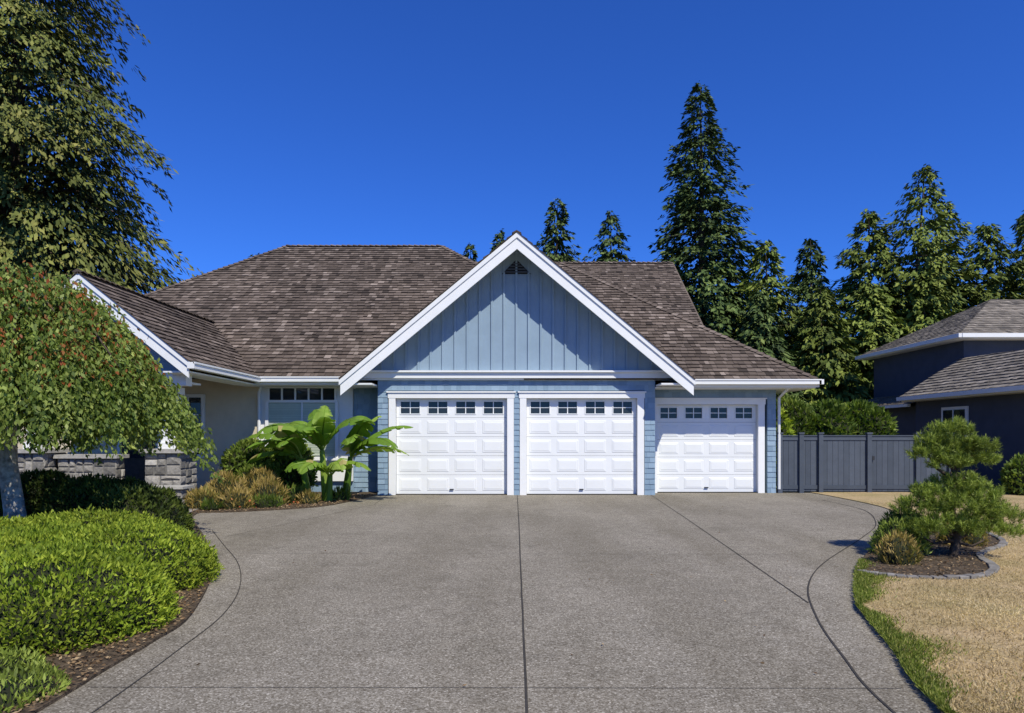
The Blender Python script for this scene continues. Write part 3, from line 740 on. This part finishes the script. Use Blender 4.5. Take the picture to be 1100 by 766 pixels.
hedge('juniper_shrub', [(-2.96, 3.88, 0.0, 0.36, 0.40, 0.11), (-3.4, 4.15, 0.0, 0.5, 0.38, 0.15), (-3.2, 3.3, 0.0, 0.5, 0.5, 0.13), (-4.0, 3.7, 0.0, 0.5, 0.5, 0.15)], 4500, 0.045, 0.014, M['pine'], 6, 0.035, 9.0)
hedge('rounded_shrub', [(-6.35, 16.6, 0.7, 0.62, 0.55, 0.62), (-6.0, 16.2, 0.35, 0.55, 0.5, 0.45)], 900, 0.11, 0.05, M['shrub'], 7, 0.09, 5.0)
hedge('rounded_shrub', [(-5.5, 16.9, 0.8, 0.5, 0.45, 0.5), (-5.3, 16.5, 0.5, 0.5, 0.4, 0.5)], 800, 0.12, 0.055, M['shrub'], 8, 0.1, 5.0)
hedge('laurel_hedge', [(8.2, 20.2, 1.4, 0.85, 0.7, 1.1), (9.3, 20.2, 1.35, 0.85, 0.7, 1.12), (10.4, 20.3, 1.3, 0.85, 0.7, 1.15)], 700, 0.16, 0.06, M['shrub'], 9, 0.12, 4.0)
hedge('laurel_hedge', [(7.4, 19.3, 1.0, 0.5, 0.5, 1.2)], 500, 0.15, 0.07, M['hedge'], 19, 0.12, 4.0)
hedge('rounded_shrub', [(12.9, 17.0, 0.35, 0.6, 0.5, 0.6), (13.6, 16.8, 0.45, 0.6, 0.5, 0.65), (14.4, 16.2, 0.5, 0.6, 0.5, 0.6)], 900, 0.11, 0.045, M['shrub'], 10, 0.08, 5.0)
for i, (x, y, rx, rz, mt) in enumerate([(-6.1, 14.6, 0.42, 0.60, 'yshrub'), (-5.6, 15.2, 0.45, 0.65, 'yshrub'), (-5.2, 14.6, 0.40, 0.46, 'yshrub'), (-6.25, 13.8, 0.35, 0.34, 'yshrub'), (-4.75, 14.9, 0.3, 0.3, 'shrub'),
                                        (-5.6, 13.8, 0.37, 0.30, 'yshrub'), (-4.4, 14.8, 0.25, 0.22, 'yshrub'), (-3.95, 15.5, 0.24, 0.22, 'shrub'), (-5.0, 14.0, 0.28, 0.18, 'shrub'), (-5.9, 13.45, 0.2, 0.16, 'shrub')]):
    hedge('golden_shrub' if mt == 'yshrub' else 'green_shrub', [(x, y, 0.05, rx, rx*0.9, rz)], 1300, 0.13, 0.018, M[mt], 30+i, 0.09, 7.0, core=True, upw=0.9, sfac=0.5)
hedge('flowering_plants', [(-5.5, 13.6, 0.03, 0.5, 0.2, 0.14), (-4.7, 14.15, 0.03, 0.3, 0.2, 0.12)], 60, 0.05, 0.04, M['flower'], 50, 0.06, 8.0, core=False)

def tufts(name, pts, hgt, wd, lean, mat, parent=None, seed=0, r=None):
    g = np.random.default_rng(seed); n = len(pts)
    P = np.concatenate([pts, np.full((n, 1), 0.02)], 1)
    D = np.concatenate([g.normal(0, lean, (n, 2)), np.ones((n, 1))], 1); W = np.concatenate([g.normal(size=(n, 2)), np.zeros((n, 1))], 1)
    return kites(name, P, D, W, hgt*g.uniform(0.4, 1.3, n), wd, g.uniform(0, 1, n) if r is None else r, mat, parent)

Re = np.array(R_edge)
def edge_x(y): return np.interp(y, Re[:, 1], Re[:, 0])
def inside(px, py, poly):
    poly = np.array(poly); c = np.zeros(len(px), bool); j = len(poly)-1
    for i in range(len(poly)):
        xi, yi = poly[i]; xj, yj = poly[j]
        cond = ((yi > py) != (yj > py)) & (px < (xj-xi)*(py-yi)/(yj-yi+1e-12)+xi)
        c ^= cond; j = i
    return c
g = np.random.default_rng(77)
n = 80000
yy = 3.2+12*g.uniform(0, 1, n)**1.7; xx = edge_x(yy)+0.02+g.uniform(0, 1, n)*(0.75*yy+1.0-edge_x(yy)).clip(0.5, 20)
ok = ~inside(xx, yy, bedRp)
xx, yy = xx[ok], yy[ok]
clump = np.sin(xx*3.1+1)+np.sin(yy*2.7+xx*1.3)+np.sin(xx*7+yy*5)*0.6
keepg = g.uniform(-2.2, 2.6, len(xx)) < clump+1.6
tufts('dry_blades', np.stack([xx, yy], 1)[keepg], 0.032, 0.006, 0.9, M['straw'], lawn, 1, np.clip(0.5+0.14*clump[keepg]+g.normal(0, 0.18, keepg.sum()), 0, 1))
n = 22000
yy = 3.0+5.0*g.uniform(0, 1, n)**1.2
wv = 0.09*(1+0.6*np.sin(yy*3)+0.4*np.sin(yy*8.3))
off = np.abs(g.normal(0, 1, n))*wv; xx = edge_x(yy)-0.015+off
tufts('green_edge_blades', np.stack([xx, yy], 1), 0.042, 0.007, 0.7, M['grass'], lawn, 2)
n = 6000
xx = 2.4+g.uniform(0, 1, n)*5; yy = 3.3+g.uniform(0, 1, n)**1.5*8; ok = (xx > edge_x(yy)) & (np.sin(xx*2.3+0.4)*np.sin(yy*1.9+1) > 0.35) & ~inside(xx, yy, bedRp)
tufts('green_patches', np.stack([xx, yy], 1)[ok], 0.035, 0.007, 0.8, M['grass'], lawn, 3)

def litter(name, x0, x1, y0, y1, n, sz, poly=None, z=0.03, seed=0):
    g = np.random.default_rng(seed)
    px = g.uniform(x0, x1, n); py = g.uniform(y0, y1, n)
    if poly is not None:
        ok = inside(px, py, poly); px, py = px[ok], py[ok]
    n = len(px)
    P = np.stack([px, py, z+g.uniform(0, 0.015, n)], 1)
    D = np.stack([g.normal(size=n), g.normal(size=n), g.normal(0, .25, n)], 1); W = np.stack([g.normal(size=n), g.normal(size=n), g.normal(0, .4, n)], 1)
    kites(name, P, D, W, sz*g.uniform(.5, 1.4, n), sz*0.6, g.uniform(0, 1, n), M['litter'])
litter('leaf_litter', -4.2, -2.5, 3.0, 8.5, 9000, 0.03, bedL, 0.024, 1)
litter('leaf_litter', -7.5, -3.4, 12.8, 17, 6000, 0.045, bedL, 0.024, 2)
litter('leaf_litter', 3.6, 7.2, 7.0, 11.6, 6000, 0.03, bedRp, 0.034, 3)
litter('leaf_litter', -3.2, 7.0, 4.0, 16.5, 150, 0.025, drive_poly, 0.004, 4)

def weeping(name, cx, cy):
    g = np.random.default_rng(21)
    par = empty(name, (cx, cy, 0)); bpy.context.view_layer.update()
    mb = MB()
    tp = [(cx+0.02, cy, -0.02), (cx-0.03, cy, 0.5), (cx-0.12, cy, 1.1), (cx-0.14, cy+0.03, 1.8), (cx-0.05, cy, 2.5), (cx+0.05, cy, 3.2), (cx+0.05, cy, 3.5)]
    mb.tube(tp, [0.15, 0.125, 0.115, 0.10, 0.08, 0.05, 0.02], M['birch'], 12)
    R0 = 2.12; kz = 0.44; z0c = 3.78
    for k in range(26):
        a = k*2.399; r = g.uniform(1.0, R0*0.92); z0 = g.uniform(1.9, 3.0)
        d = Vector((math.cos(a), math.sin(a), 0)); c = Vector((cx-0.05, cy, z0))
        ztop = z0c-kz*r*r*0.5
        mb.tube([c, c+d*r*0.35+Vector((0, 0, (ztop-z0)*0.7)), c+d*r*0.7+Vector((0, 0, (ztop-z0)*0.8)), c+d*r+Vector((0, 0, (z0c-0.1-kz*r*r)-z0))], [0.045, 0.03, 0.02, 0.008], M['bark'], 6)
    o = mb.build('trunk', smooth=True); o.parent = par; o.matrix_parent_inverse = par.matrix_world.inverted()
    # hanging branchlets grouped in leafy tresses
    ng = 330; ns = 2000
    ga = g.uniform(0, 6.28, ng); gr = R0*np.sqrt(g.uniform(0.0, 1, ng))
    gi = g.integers(0, ng, ns)
    a = ga[gi]+g.normal(0, 0.07, ns)/(0.3+gr[gi]/R0); r = np.clip(gr[gi]+g.normal(0, 0.10, ns), 0.02, R0*1.05)
    glen = g.uniform(0.6, 2.0, ng)
    r *= 1+0.06*np.sin(a*5)+0.05*np.sin(a*11)
    z = z0c-kz*r*r+g.normal(0, 0.07, ns)+(g.normal(0, 0.06, ng))[gi]
    zend = np.maximum(1.16+(g.uniform(0, 0.4, ng))[gi]+g.uniform(0, 0.15, ns), z-glen[gi]*g.uniform(0.7, 1.1, ns))
    Ls = np.maximum(0.25, z-zend)
    cnt = (Ls*42).astype(int)+5
    idx = np.repeat(np.arange(ns), cnt); n = len(idx); s = g.uniform(0, 1, n)
    out = 0.22*s*(r[idx]/R0)
    P = np.stack([cx+np.cos(a[idx])*(r[idx]+out)+g.normal(0, 0.035, n), cy+np.sin(a[idx])*(r[idx]+out)+g.normal(0, 0.035, n), z[idx]-Ls[idx]*s], 1)
    D = np.stack([np.cos(a[idx])*0.3+g.normal(0, 0.5, n), np.sin(a[idx])*0.3+g.normal(0, 0.5, n), -np.ones(n)*0.9+g.normal(0, 0.3, n)], 1)
    W = g.normal(size=(n, 3))
    R = 0.60+g.normal(0, 0.15, n)+(g.normal(0, 0.1, ng))[gi][idx]
    topred = (s < 0.4) & (g.uniform(0, 1, n) < 0.16*(r[idx] < 1.8))
    R[topred] = g.uniform(0, 0.15, topred.sum())
    R[~topred] = np.clip(R[~topred], 0.2, 1)
    sz = g.uniform(0.05, 0.095, n)
    o = kites('foliage', P, D, W, sz, sz*0.5, R, M['birchl'])
    o.parent = par; o.matrix_parent_inverse = par.matrix_world.inverted()
weeping('weeping_birch_tree', -6.75, 9.3)

def pine(name, cx, cy):
    g = np.random.default_rng(31)
    par = empty(name, (cx, cy, 0)); bpy.context.view_layer.update()
    mb = MB()
    mb.tube([(cx, cy, 0), (cx+0.05, cy, 0.3), (cx-0.03, cy, 0.6), (cx+0.02, cy, 0.95), (cx-0.02, cy, 1.35)], [0.06, 0.05, 0.042, 0.03, 0.015], M['bark'], 8)
    pads = [(0, 0, 1.47, .22, .20, .14), (-.2, .05, 1.33, .20, .2, .13), (-.32, .0, 1.2, .16, .16, .11), (.2, -.05, 1.28, .24, .2, .13), (0.0, 0.05, 1.22, .28, .25, .14), (-.1, -.1, 1.08, .2, .18, .11), (.3, 0, 1.12, .18, .16, .1),
            (0.05, 0, .84, .24, .24, .12), (-.2, 0, .70, .28, .26, .14), (.3, .05, .68, .30, .28, .15), (-.4, 0, .52, .26, .26, .15), (.1, -.15, .54, .35, .3, .17), (.42, -.1, .46, .30, .25, .17), (-.15, -.1, .34, .35, .3, .16), (.25, -.2, .28, .38, .25, .16), (-.45, -.1, .3, .2, .2, .14)]
    for p in pads:
        mb.tube([(cx, cy, max(0.2, p[2]-0.25)), (cx+p[0]*0.6, cy+p[1]*0.6, p[2]-0.12), (cx+p[0], cy+p[1], p[2]-0.03)], [0.022, 0.016, 0.008], M['bark'], 6)
    o = mb.build('trunk', smooth=True); o.parent = par; o.matrix_parent_inverse = par.matrix_world.inverted()
    Ps = []; Ds = []; Rs = []
    for p in pads:
        nt_ = int(420*(p[3]*p[4])**0.7)+28
        d = g.normal(size=(nt_, 3)); d /= np.linalg.norm(d, axis=1, keepdims=True); d[:, 2] = np.where(d[:, 2] < -0.1, -d[:, 2], d[:, 2])
        c = np.array([cx+p[0], cy+p[1], p[2]])+d*np.array(p[3:6])*g.uniform(0.45, 1.1, (nt_, 1))
        ax = d*0.55+np.array([0, 0, 0.9])+g.normal(0, 0.25, (nt_, 3)); ax /= np.linalg.norm(ax, axis=1, keepdims=True)
        k = 42
        idx = np.repeat(np.arange(nt_), k); s = g.uniform(0, 1, nt_*k)
        base = c[idx]+ax[idx]*(s*0.10)[:, None]
        dd = ax[idx]*0.9+g.normal(0, 0.55, (nt_*k, 3))
        Ps.append(base); Ds.append(dd); Rs.append(np.clip(g.normal(0.4, 0.13, nt_)[idx]+0.25*s+g.normal(0, 0.1, nt_*k), 0, 1))
    P = np.concatenate(Ps); D = np.concatenate(Ds); R = np.concatenate(Rs)
    o = kites('needles', P, D, g.normal(size=P.shape), g.uniform(0.045, 0.08, len(P)), 0.0065, R, M['pine'])
    o.parent = par; o.matrix_parent_inverse = par.matrix_world.inverted()
pine('pine_tree', 5.4, 8.35)
hedge('golden_shrub', [(4.45, 7.85, 0.05, 0.22, 0.2, 0.30)], 2800, 0.07, 0.012, M['yshrub'], 60, 0.05, 9.0, upw=0.9)
hedge('green_shrub', [(4.75, 8.4, 0.05, 0.30, 0.26, 0.40)], 2800, 0.07, 0.014, M['pine'], 61, 0.06, 9.0, upw=0.9)
hedge('green_shrub', [(5.15, 9.0, 0.05, 0.32, 0.26, 0.45)], 2200, 0.07, 0.016, M['shrub'], 62, 0.06, 9.0, upw=0.9)
hedge('golden_shrub', [(6.05, 9.2, 0.05, 0.30, 0.24, 0.3)], 2200, 0.07, 0.014, M['yshrub'], 63, 0.06, 9.0, upw=0.9)

def banana(name, cx, cy):
    rnd = random.Random(5)
    par = empty(name, (cx, cy, 0)); bpy.context.view_layer.update()
    mb = MB(); Bm = M['banana']
    stems = [(0.0, 0.0, 1.15, -0.1), (0.40, 0.1, 1.0, 0.12), (-0.45, 0.15, 0.95, -0.15), (0.1, -0.25, 0.6, 0.05)]
    for (sx, sy, h, ln) in stems:
        mb.tube([(cx+sx, cy+sy, 0), (cx+sx+ln*0.5, cy+sy, h*0.5), (cx+sx+ln, cy+sy, h)], [0.10, 0.08, 0.055], Bm, 10)
    def leaf(base, az, elev, L, wid, curl):
        L *= 1.1; wid *= 1.08
        d = Vector((math.cos(az), math.sin(az), 0)); side = Vector((-math.sin(az), math.cos(az), 0))
        roll = rnd.uniform(-0.55, 0.55)
        K = 30; p = Vector(base); pts = []; ang = elev
        for i in range(K+1):
            t = i/K; pts.append((p.copy(), ang)); ang = elev-curl*(t**1.4)
            p = p+(d*math.cos(ang)+Vector((0, 0, 1))*math.sin(ang))*(L/K)
        mb.tube([q[0] for q in pts[::2]], [0.022*(1-0.85*i/(K/2))+0.002 for i in range(len(pts[::2]))], Bm, 5)
        rr = rnd.uniform(0.2, 0.85); S0 = 3
        for s in (-1, 1):
            fold = rnd.uniform(0.0, 0.4); i = S0
            while i < K:
                seg = rnd.choice([1, 2, 2, 3, 4, 6]); seg = min(seg, K-i)
                jf = fold+rnd.uniform(-0.12, 0.3); sk = rnd.uniform(-0.02, 0.05)
                rows = []
                for j in range(seg+1):
                    tt = (i+j)/K; tl = (tt-S0/K)/(1-S0/K)
                    w = wid*0.5*(math.sin(math.pi*min(1, max(0.0, tl))**0.85)**0.5 if 0 < tl < 1 else 0.02)
                    q, an = pts[i+j]
                    tan = d*math.cos(an)+Vector((0, 0, 1))*math.sin(an); nn = side.cross(tan)*-1
                    if nn.z < 0 and abs(an) < 1.2: nn = -nn
                    sd = (side*math.cos(roll)+nn*math.sin(roll))*s
                    e1 = q+sd*w*0.5+nn*(w*0.14)*(1-jf)
                    e2 = q+sd*w*math.cos(jf)-Vector((0, 0, 1))*w*math.sin(jf)*0.8+tan*(0.15*w+sk)
                    if j == 0 or j == seg: e2 = q+(e2-q)*0.95+tan*(0.014 if j == 0 else -0.014)
                    rows.append((q, e1, e2))
                r = min(0.93, max(0, rr+rnd.uniform(-0.12, 0.12)))
                if rnd.random() < 0.03: r = 1.0
                for j in range(seg):
                    a, b = rows[j], rows[j+1]
                    mb.poly([a[0], b[0], b[1], a[1]], Bm, r); mb.poly([a[1], b[1], b[2], a[2]], Bm, r)
                i += seg
    L0 = [
        (0, 95, 80, 1.1, .46, 0.7), (0, 155, 62, 1.4, .54, 1.7), (0, 205, 55, 1.5, .56, 1.7), (0, 255, 62, 1.2, .52, 1.7), (0, -20, 62, 1.45, .54, 1.5), (0, 120, 74, 1.25, .50, 1.1), (0, 290, 68, 1.2, .50, 1.3),
        (1, 8, 52, 1.5, .54, 1.1), (1, -35, 48, 1.4, .52, 1.7), (1, 60, 68, 1.3, .52, 1.0), (1, -75, 60, 1.1, .48, 1.8), (1, -8, 26, 1.3, .48, 1.0), (1, -50, 70, 1.25, .5, 1.3),
        (2, 175, 52, 1.45, .54, 1.4), (2, 215, 46, 1.35, .52, 1.6), (2, 140, 68, 1.3, .5, 1.3), (2, 260, 60, 1.1, .48, 1.9), (2, 188, 26, 1.2, .46, 1.3), (2, 235, 70, 1.2, .48, 1.4),
        (3, -60, 55, 1.0, .44, 1.9), (3, -110, 50, 1.0, .44, 1.9), (3, -20, 45, 1.1, .44, 1.6), (3, 200, 50, 1.0, .44, 1.8)]
    for (si, az, el, L, w, cu) in L0:
        sx, sy, h, ln = stems[si]
        leaf((cx+sx+ln, cy+sy, h-0.03), math.radians(az+rnd.uniform(-8, 8)), math.radians(el), L, w, cu)
    o = mb.build('leaves', smooth=False); o.parent = par; o.matrix_parent_inverse = par.matrix_world.inverted()
banana('banana_plant', -4.2, 15.45)

# ------------------------------------------------------------------ camera / light / world
cam_d = bpy.data.cameras.new('camera'); cam = bpy.data.objects.new('camera', cam_d); COL.objects.link(cam)
cam.location = (0, 0, 1.5); cam.rotation_euler = (math.radians(90), 0, 0)
cam_d.lens = 24; cam_d.sensor_width = 36; cam_d.shift_y = 0.0764; cam_d.clip_end = 2000; cam_d.clip_start = 0.05
scene.camera = cam

az_off, elev = math.radians(28), math.radians(50)
sp = Vector((math.sin(az_off)*math.cos(elev), -math.cos(az_off)*math.cos(elev), math.sin(elev)))
sd = bpy.data.lights.new('sun', 'SUN'); sd.energy = 5.0; sd.angle = math.radians(0.5); sd.color = (1.0, 0.95, 0.84)
so = bpy.data.objects.new('sun', sd); so.rotation_euler = (-sp).to_track_quat('-Z', 'Y').to_euler(); so.location = (0, 0, 30); COL.objects.link(so)
w = bpy.data.worlds.new('World'); scene.world = w; w.use_nodes = True
nt = w.node_tree; nt.nodes.clear()
out = nt.nodes.new('ShaderNodeOutputWorld'); bg = nt.nodes.new('ShaderNodeBackground')
sky = nt.nodes.new('ShaderNodeTexSky'); sky.sky_type = 'NISHITA'; sky.sun_disc = False
sky.sun_elevation = elev; sky.sun_rotation = math.atan2(sp.x, sp.y); sky.air_density = 1.0; sky.dust_density = 0.0; sky.ozone_density = 4.0
mul = mix(nt, 'MULTIPLY', 1.0, sky.outputs[0], (0.24, 0.58, 1.38))
nt.links.new(mul, bg.inputs[0])
bg.inputs[1].default_value = 0.112
nt.links.new(bg.outputs[0], out.inputs[0])
scene.view_settings.view_transform = 'Standard'; scene.view_settings.look = 'None'; scene.view_settings.exposure = 0
